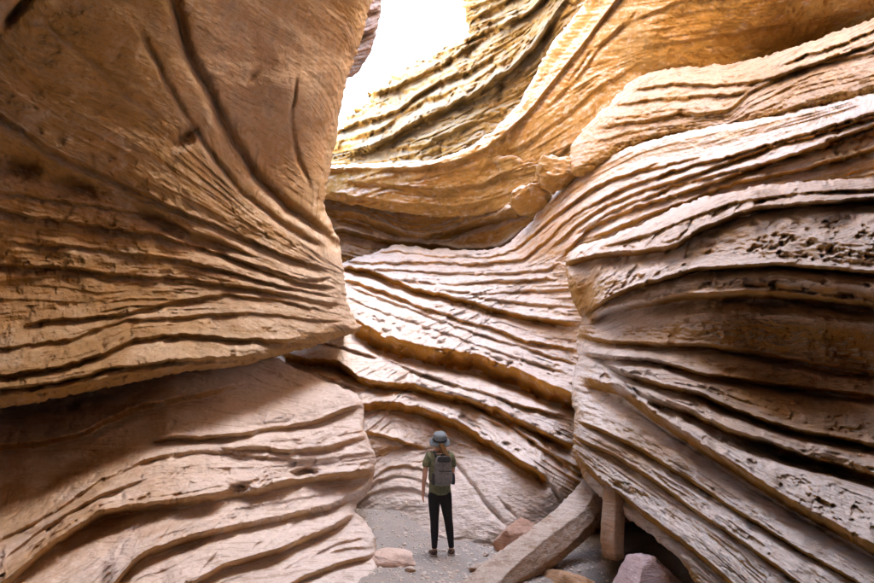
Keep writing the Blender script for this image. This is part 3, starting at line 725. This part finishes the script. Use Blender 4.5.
bp = nd(nt, 'ShaderNodeBump'); bp.inputs['Strength'].default_value = .6; bp.inputs['Distance'].default_value = .015
nt.links.new(n1.outputs['Fac'], bp.inputs['Height']); nt.links.new(bp.outputs[0], bs.inputs['Normal'])
M_gravel = g
gx = np.concatenate([np.linspace(-60, -4, 24), np.linspace(-3.8, 4, 150), np.linspace(4.4, 60, 24)])
gy = np.concatenate([np.linspace(-60, 3, 30), np.linspace(3.3, 11.5, 160), np.linspace(12, 90, 30)])
GX, GY = np.meshgrid(gx, gy)
GZ = ground_z(GX, GY)
idx = np.arange(GX.size).reshape(GX.shape)
f = np.stack([idx[:-1, :-1], idx[:-1, 1:], idx[1:, 1:], idx[1:, :-1]], -1).reshape(-1, 4)
me = bpy.data.meshes.new('ground'); me.from_pydata(np.stack([GX, GY, GZ], -1).reshape(-1, 3).tolist(), [], f.tolist())
me.polygons.foreach_set('use_smooth', np.ones(len(f), bool))
tag(link('ground', me, M_gravel), 'grey gravel floor of the canyon', None, None, 'structure')

def icos(sub):
    bm = bmesh.new(); bmesh.ops.create_icosphere(bm, subdivisions=sub, radius=1.0)
    bm.verts.ensure_lookup_table()
    V = np.array([v.co[:] for v in bm.verts]); F = np.array([[v.index for v in q.verts] for q in bm.faces]); bm.free()
    return V, F
def n3(V, s, seed):
    V = V * s + 31.7
    return (fbm(V[:, 0], V[:, 1] + .37 * V[:, 2], seed, 4) + fbm(V[:, 1], V[:, 2] + .31 * V[:, 0], seed + 9, 4) + fbm(V[:, 2], V[:, 0] + .41 * V[:, 1], seed + 19, 4)) / 1.8
def rock_verts(seed, sub=5, cuts=9, noise=.10):
    V, F = icos(sub)
    r = np.random.RandomState(seed)
    for _ in range(cuts):
        n = r.normal(size=3); n /= np.linalg.norm(n)
        d = r.uniform(.55, .85)
        h = V @ n - d
        V = V - np.maximum(h, 0)[:, None] * n * .93
    V = V * (1 + noise * n3(V, 1.6, seed) + noise * .4 * n3(V, 6, seed + 3))[:, None]
    return V, F
def mesh_from(name, V, F, smooth=True, uv=True):
    me = bpy.data.meshes.new(name); me.from_pydata(V.tolist(), [], F.tolist())
    if uv:
        u = me.uv_layers.new(name='strata')
        u.data.foreach_set('uv', np.stack([V[:, 0] + .6 * V[:, 1], V[:, 2]], -1)[F.ravel()].astype(np.float32).ravel())
    if smooth: me.polygons.foreach_set('use_smooth', np.ones(len(F), bool))
    return me
def rock(name, loc, size, seed, mat, label, rot=(0, 0, 0), cat='rock', group=None, cuts=9, sub=5):
    V, F = rock_verts(seed, sub, cuts)
    V = V * np.array(size)
    V = V @ np.array(Matrix.Rotation(rot[0], 3, 'X') @ Matrix.Rotation(rot[1], 3, 'Y') @ Matrix.Rotation(rot[2], 3, 'Z')).T
    o = link(name, mesh_from(name, V, F), mat)
    o.location = loc
    return tag(o, label, cat, group)

# pebbles: uncountable gravel
r = np.random.RandomState(4)
V0, F0 = icos(1)
Vs, Fs, n = [], [], 0
for i in range(4500):
    x, y = r.uniform(-2.2, 2.6), r.uniform(5.6, 10.2)
    s = .007 + .022 * r.rand() ** 2.5 + (.03 * r.rand() if r.rand() < .03 else 0)
    z = float(ground_z(np.float64(x), np.float64(y)))
    V = V0 * (1 + .25 * r.normal(size=(len(V0), 1)) * .6) * s * np.array([1.2, 1, .7])
    a = r.uniform(0, 6.28); ca, sa = math.cos(a), math.sin(a)
    V = np.stack([V[:, 0] * ca - V[:, 1] * sa, V[:, 0] * sa + V[:, 1] * ca, V[:, 2]], -1)
    Vs.append(V + [x, y, z + s * .05]); Fs.append(F0 + n); n += len(V0)
M_pebble = rock_material('pebble_stone', (.58, .55, .53), (.52, .48, .45), (.64, .62, .60), .5, spots=.3)
o = link('gravel', mesh_from('gravel', np.concatenate(Vs), np.concatenate(Fs), False, False), M_pebble)
tag(o, 'loose grey gravel scattered over the canyon floor', 'gravel', None, 'stuff')

M_slab = rock_material('slab_stone', (.46, .36, .29), (.44, .27, .15), (.56, .52, .49), .8, iron=(.45, .24, .09), iron_amt=.8)
M_red = rock_material('red_stone', (.50, .31, .23), (.46, .25, .16), (.60, .46, .41), .5)
M_lilac = rock_material('lilac_stone', (.50, .40, .42), (.46, .32, .30), (.60, .52, .55), .5)
M_brown = rock_material('brown_stone', (.44, .27, .14), (.38, .20, .09), (.55, .42, .33), .4)
M_palest = rock_material('pale_stone', (.62, .48, .43), (.58, .42, .35), (.72, .62, .58), .6, iron_amt=.2)

# leaning slab
def slab():
    ax = [at(452, 622, 5.6), at(500, 578, 6.35), at(540, 551, 7.0), at(574, 522, 7.7), at(592, 500, 8.2), at(598, 486, 8.7)]
    rw = [.14, .17, .20, .235, .25, .2]; rh = [.17, .19, .22, .25, .27, .24]
    ts = np.linspace(0, 1, 260); k = np.linspace(0, 1, 6)
    C = np.stack([np.interp(ts, k, [p[i] for p in ax]) for i in range(3)], -1)
    for _ in range(12): C[1:-1] = (C[:-2] + C[1:-1] * 2 + C[2:]) / 4
    RW = np.interp(ts, k, rw); RH = np.interp(ts, k, rh)
    tn = np.gradient(C, axis=0); tn /= np.linalg.norm(tn, axis=1, keepdims=True)
    sd = np.cross(tn, [0, 0, 1]); sd /= np.linalg.norm(sd, axis=1, keepdims=True)
    up = np.cross(sd, tn)
    m = 120
    an = np.linspace(0, 2 * np.pi, m, endpoint=False)
    A, T = np.meshgrid(an, ts)
    ca, sa = np.cos(A), np.sin(A)
    rr = np.full(A.shape, 9.0)
    for k_, (th, d_) in enumerate(((1.15, .86), (2.75, .92), (3.9, .95), (4.9, .9), (-.35, .95), (.35, 1.0))):
        dd = d_ * (1 + .16 * fbm(T * 5 + k_ * 3, T * 0 + k_, 70 + k_, 4)); cs = np.cos(A - th - .2 * np.sin(T * 3 + k_))
        rr = np.minimum(rr, dd / np.maximum(cs, .05))
    nz = 1 + .05 * fbm(T * 14, ca * 2 + 5, 3, 5) + .05 * fbm(T * 22 + 4, sa * 2 + 9, 8, 5) + .03 * fbm(T * 60, A * 5, 6, 3)
    rr = np.minimum(rr, 1.3)
    end = np.sqrt(np.clip(np.minimum(T, 1 - T) / .03, 0.02, 1))
    P = C[:, None] + (sd[:, None] * (ca * rr * nz * end * RW[:, None])[..., None]) + (up[:, None] * (sa * rr * nz * end * RH[:, None])[..., None])
    idx = np.arange(len(ts) * m).reshape(len(ts), m); nx = np.roll(idx, -1, 1)
    F = np.stack([idx[:-1], nx[:-1], nx[1:], idx[1:]], -1).reshape(-1, 4)
    V = P.reshape(-1, 3); base = C[0].copy(); base[2] = 0
    o = link('leaning_slab', mesh_from('leaning_slab', V - base, F), M_slab); o.location = base
    tag(o, 'long grey rock slab leaning from the gravel up to the wall', 'rock slab')
slab()
p = on_ground(517, 556); rock('boulder', (p.x + .08, p.y + .35, .16), (.46, .34, .33), 3, M_red, 'reddish angular boulder wedged behind the leaning grey slab', (.1, .25, .4), 'boulder')
p = on_ground(394, 566); rock('boulder', (p.x, p.y + .15, .02), (.36, .30, .17), 14, M_palest, 'low smooth whitish boulder at the edge of the gravel', (0, .1, .2), 'boulder', cuts=4)
p = at(650, 585, 5.9); rock('boulder', (p.x, p.y, p.z - .30), (.62, .55, .58), 22, M_lilac, 'pale lilac boulder in the hollow under the right wall', (.2, .1, .6), 'boulder', cuts=6)
p = on_ground(556, 590, 0); rock('boulder', (p.x + .22, p.y + .5, -.22), (.5, .45, .32), 31, M_brown, 'flat brown boulder lying under the leaning slab', (.0, .15, .3), 'boulder')
V, F = icos(5)
V = np.sign(V) * np.abs(V) ** .22; V = V / np.abs(V).max(0) * np.array([.10, .12, .46])
V = V * (1 + .16 * n3(V, 4, 44) + .05 * n3(V, 17, 45))[:, None]; V[:, 0] += .10 * V[:, 2] + .03 * np.sin(V[:, 2] * 6)
o = link('stone_post', mesh_from('stone_post', V, F), M_slab); o.location = at(613, 520, 6.85); o.rotation_euler = (0, 0, .5)
tag(o, 'upright narrow stone wedged under the nose of the wall', 'stone')
for i, (px, py, s) in enumerate([(478, 571, .10), (492, 566, .06), (506, 562, .05), (410, 572, .07), (486, 556, .05)]):
    p = on_ground(px, py); rock('stone', (p.x, p.y, p.z + s * .3), (s * 1.2, s, s * .75), 60 + i, M_slab, ('largest loose stone at the foot of the leaning slab', 'small loose stone against the side of the leaning slab', 'tiny stone between the leaning slab and the reddish boulder', 'small loose stone beside the low whitish boulder', 'tiny stone on the gravel between the hiker and the slab')[i], cat='stone', group='small stones on the gravel', sub=3)

# ------------------------------------------------------------------ the hiker
def plain(name, col, rough=.8, noise=.25, scale=60, spec=.3, bump=.2):
    m = bpy.data.materials.new(name); m.use_nodes = True
    nt = m.node_tree; bs = nt.nodes['Principled BSDF']
    bs.inputs['Roughness'].default_value = rough; bs.inputs['Specular IOR Level'].default_value = spec
    tc = nd(nt, 'ShaderNodeTexCoord')
    n = nd(nt, 'ShaderNodeTexNoise'); n.inputs['Scale'].default_value = scale; n.inputs['Detail'].default_value = 4
    nt.links.new(tc.outputs['Object'], n.inputs['Vector'])
    c = mixc(nt, rng(nt, n.outputs['Fac'], .35, .65, 0, 1), [x * (1 - noise) for x in col], [min(1, x * (1 + noise)) for x in col])
    nt.links.new(c, bs.inputs['Base Color'])
    b = nd(nt, 'ShaderNodeBump'); b.inputs['Strength'].default_value = bump; b.inputs['Distance'].default_value = .004
    nt.links.new(n.outputs['Fac'], b.inputs['Height']); nt.links.new(b.outputs[0], bs.inputs['Normal'])
    return m
M_skin = plain('skin', (.62, .36, .26), .55, .06)
M_hat = plain('hat_cloth', (.20, .25, .29), .9, .12)
M_band = plain('hat_band_cloth', (.035, .04, .05), .9)
M_shirt = plain('olive_shirt', (.17, .19, .12), .9, .15, 25)
M_legs = plain('black_leggings', (.012, .012, .014), .75, .2)
M_shoe = plain('shoe_leather', (.12, .07, .055), .8, .4)
M_sole = plain('shoe_sole', (.25, .22, .2), .8)
M_pack = plain('backpack_cloth', (.16, .165, .17), .85, .2, 30)
M_packd = plain('backpack_dark', (.05, .052, .056), .8)
M_hair = plain('hair_brown', (.16, .085, .03), .6, .5, 90)

def skin_mesh(name, chains, sub=2, root=0):
    """chains of (point, radius or (rx, ry)); a chain may start on an earlier vertex given as an index"""
    bm = bmesh.new(); lay = bm.verts.layers.skin.verify()
    vs = []
    for ch in chains:
        prev = None
        for it in ch:
            if isinstance(it, int):
                prev = vs[it]; continue
            co, rr = it
            v = bm.verts.new(co); rr = rr if isinstance(rr, tuple) else (rr, rr)
            v[lay].radius = rr
            vs.append(v)
            if prev is not None: bm.edges.new((prev, v))
            prev = v
    vs[root][lay].use_root = True
    me = bpy.data.meshes.new(name + '_cage'); bm.to_mesh(me); bm.free()
    t = bpy.data.objects.new('cage', me); COL.objects.link(t)
    k = t.modifiers.new('s', 'SKIN'); k.use_smooth_shade = True
    k = t.modifiers.new('d', 'SUBSURF'); k.levels = sub; k.render_levels = sub
    dg = bpy.context.evaluated_depsgraph_get(); dg.update()
    out = bpy.data.meshes.new_from_object(t.evaluated_get(dg)); out.name = name
    bpy.data.objects.remove(t); bpy.data.meshes.remove(me)
    out.polygons.foreach_set('use_smooth', np.ones(len(out.polygons), bool))
    return out
def lathe(prof, n=40, wob=None):
    prof = np.array(prof, float); an = np.linspace(0, 2 * np.pi, n, endpoint=False)
    A, Rr = np.meshgrid(an, prof[:, 0]); _, Z = np.meshgrid(an, prof[:, 1])
    if wob is not None: Z = Z + wob(A, Rr)
    V = np.stack([Rr * np.cos(A), Rr * np.sin(A), Z], -1).reshape(-1, 3)
    idx = np.arange(len(prof) * n).reshape(-1, n); nx = np.roll(idx, -1, 1)
    return V, np.stack([idx[:-1], nx[:-1], nx[1:], idx[1:]], -1).reshape(-1, 4)
def puff_box(sx, sy, sz, seed, taper=.85, p=4.0):
    V, F = icos(4)
    V = np.sign(V) * np.abs(V) ** (2 / p)
    V = V / np.maximum(np.abs(V).max(0), 1e-6)
    V[:, 0] *= 1 - (1 - taper) * (V[:, 2] + 1) / 2
    V = V * (1 + .04 * n3(V, 2.2, seed))[:, None]
    return V * np.array([sx, sy, sz]) / 2, F

def hiker(loc, yaw):
    root = bpy.data.objects.new('person', None); COL.objects.link(root)
    root.location = loc; root.rotation_euler = (0, 0, yaw); root.scale = (1.14, 1.08, 1.045)
    tag(root, 'hiker seen from behind in grey hat, olive shirt, black leggings and grey backpack', 'person')
    def fingers(palm, d, side, base):
        ch = []
        for k, (ln_, off) in enumerate(((.062, -.030), (.074, -.010), (.070, .010), (.054, .028))):
            p = Vector(palm) + Vector((0, off, -.035))
            ch.append([base, ((p.x, p.y, p.z), .0095), ((p.x + .004 * d, p.y + .004, p.z - ln_ * .5), .0085), ((p.x - .010 * d, p.y + .008, p.z - ln_), .007)])
        p = Vector(palm)
        ch.append([base, ((p.x - .004 * d, p.y + .038, p.z + .005), .011), ((p.x - .012 * d, p.y + .055, p.z - .03), .0085)])
        return ch
    body = [
        [((0, 0, .90), (.150, .105)), ((0, .005, 1.02), (.135, .09)), ((0, .01, 1.16), (.145, .095)), ((0, .005, 1.30), (.155, .09)), ((0, 0, 1.40), (.085, .06)),
         ((0, .012, 1.46), .052), ((0, .025, 1.52), .066), ((0, .03, 1.58), (.076, .092)), ((0, .025, 1.635), (.066, .08))],
        [7, ((0, .118, 1.565), .014)],                                  # nose
        [7, ((-.078, .02, 1.57), .016)], [7, ((.078, .02, 1.57), .016)],  # ears
        [3, ((-.155, 0, 1.365), .055), ((-.195, -.01, 1.25), .044), ((-.212, -.005, 1.10), .036), ((-.222, .03, .96), .029), ((-.224, .045, .875), .024), ((-.222, .055, .82), (.016, .036))],
        [3, ((.155, 0, 1.365), .055), ((.185, .01, 1.25), .044), ((.182, .03, 1.11), .037), ((.13, .18, 1.08), .030), ((.085, .25, 1.10), .024), ((.055, .285, 1.11), (.02, .032))],
        [0, ((-.08, 0, .80), .088), ((-.078, .005, .62), .072), ((-.074, .01, .48), .054), ((-.076, -.012, .33), .052), ((-.078, -.015, .12), .034), ((-.08, .0, .05), .036), ((-.083, .12, .03), .028)],
        [0, ((.078, 0, .80), .088), ((.095, .005, .62), .072), ((.118, .012, .48), .054), ((.132, -.01, .33), .052), ((.150, -.015, .12), .034), ((.154, .0, .05), .036), ((.17, .12, .03), .028)]]
    # vertex numbering follows the order of creation: 0-8 trunk, 9 nose, 10/11 ears, 12-17 arm, 18-23 arm
    body += fingers((-.222, .055, .82), -1, 0, 17)
    b = link('body', skin_mesh('body', body), M_skin, root)
    # shirt with short sleeves
    sh = [[((0, 0, .79), (.176, .138)), ((0, 0, .88), (.172, .132)), ((0, .005, 1.00), (.158, .112)), ((0, .01, 1.16), (.158, .112)), ((0, .005, 1.30), (.172, .108)), ((0, .004, 1.40), (.09, .075)), ((0, .01, 1.435), (.06, .055))],
          [4, ((-.160, 0, 1.37), .068), ((-.192, -.008, 1.27), .062), ((-.205, -.008, 1.19), .060)],
          [4, ((.160, 0, 1.37), .068), ((.187, .008, 1.27), .062), ((.19, .02, 1.19), .060)]]
    link('shirt', skin_mesh('shirt', sh), M_shirt, root)
    lg = [[((0, 0, .945), (.150, .112)), ((0, 0, .86), (.160, .122))],
          [1, ((-.082, 0, .76), .100), ((-.078, .005, .62), .081), ((-.074, .01, .48), .062), ((-.076, -.012, .33), .060), ((-.078, -.015, .14), .041), ((-.079, -.012, .095), .040)],
          [1, ((.082, 0, .76), .100), ((.095, .005, .62), .081), ((.118, .012, .48), .062), ((.132, -.01, .33), .060), ((.150, -.015, .14), .041), ((.152, -.012, .095), .040)]]
    link('leggings', skin_mesh('leggings', lg), M_legs, root)
    for sgn, fx, tx in ((-1, -.08, -.088), (1, .154, .18)):
        so = link('shoe', skin_mesh('shoe', [[((fx, -.03, .105), .046), ((fx, -.025, .055), (.046, .05)), ((fx + (tx - fx) * .5, .07, .045), (.044, .04)), ((tx, .15, .035), (.042, .03)), ((tx + (tx - fx) * .3, .185, .03), (.03, .024))]]), M_shoe, root)
        V, F = puff_box(.092, .27, .028, 7, 1.0, 5)
        k = link('sole', mesh_from('sole', V, F, uv=False), M_sole, so)
        k.location = (fx * .5 + tx * .5, .072, .014); k.rotation_euler = (0, 0, -(tx - fx) / .18)
    # bucket hat
    V, F = lathe([(.001, .125), (.03, .124), (.06, .118), (.083, .104), (.094, .08), (.099, .045), (.103, .012), (.114, -.006), (.132, -.026), (.147, -.042), (.145, -.048), (.124, -.030), (.104, -.006), (.096, .0)],
                 48, lambda A, R_: np.where(R_ > .11, .010 * np.sin(A * 3 + 1) + .006 * np.sin(A * 5), 0))
    h = link('hat', mesh_from('hat', V, F, uv=False), M_hat, root); h.location = (0, .0, 1.60); h.rotation_euler = (rad(34), rad(-4), 0)
    V, F = lathe([(.1005, .040), (.104, .038), (.1065, .012), (.104, .008)], 48)
    link('hat_band', mesh_from('hat_band', V, F, uv=False), M_band, h)
    # hair falling over the right shoulder
    hr = [[((0, -.055, 1.56), (.07, .045)), ((.02, -.085, 1.49), (.055, .03)), ((.05, -.105, 1.42), (.055, .03)), ((.085, -.125, 1.35), (.058, .032)), ((.105, -.135, 1.28), (.045, .026)), ((.11, -.135, 1.22), (.02, .014))]]
    link('hair', skin_mesh('hair', hr), M_hair, root)
    # backpack
    pk = bpy.data.objects.new('backpack', None); COL.objects.link(pk); pk.parent = root; pk.location = (.012, -.17, 1.16)
    V, F = puff_box(.27, .15, .42, 9, .80); link('pack_body', mesh_from('pack_body', V, F, uv=False), M_pack, pk)
    V, F = puff_box(.20, .07, .18, 12, .92); q = link('front_pocket', mesh_from('front_pocket', V, F, uv=False), M_pack, pk); q.location = (0, -.085, -.09)
    V, F = puff_box(.17, .012, .02, 13, 1, 5); q = link('zip', mesh_from('zip', V, F, uv=False), M_packd, pk); q.location = (0, -.122, .0)
    V, F = puff_box(.20, .06, .09, 15, .8); q = link('top_lid', mesh_from('top_lid', V, F, uv=False), M_packd, pk); q.location = (0, -.055, .165)
    for sx_ in (-1, 1):
        st = [[((sx_ * .085, .06, .19), .020), ((sx_ * .10, .12, .265), .018), ((sx_ * .105, .20, .255), .018), ((sx_ * .115, .285, .14), .018), ((sx_ * .135, .285, .0), .016), ((sx_ * .155, .20, -.12), .013), ((sx_ * .13, .07, -.17), .012)]]
        link('strap', skin_mesh('strap', st), M_packd, pk)
        V, F = puff_box(.05, .08, .16, 17 + sx_, .9); q = link('side_pocket', mesh_from('side_pocket', V, F, uv=False), M_packd, pk); q.location = (sx_ * .135, 0, -.11)
    st = [[((-.03, -.02, .20), .009), ((-.025, -.02, .235), .009), ((.025, -.02, .235), .009), ((.03, -.02, .20), .009)]]
    link('carry_handle', skin_mesh('carry_handle', st), M_packd, pk)
    return root
p = on_ground(440, 556)
hiker((p.x, p.y, float(ground_z(np.float64(p.x), np.float64(p.y)))), rad(12))

for (px, py), Y_, sz, sd_ in KNOBS: knob('canyon_wall_right_pillow', at(px, py, Y_), sz, sd_)
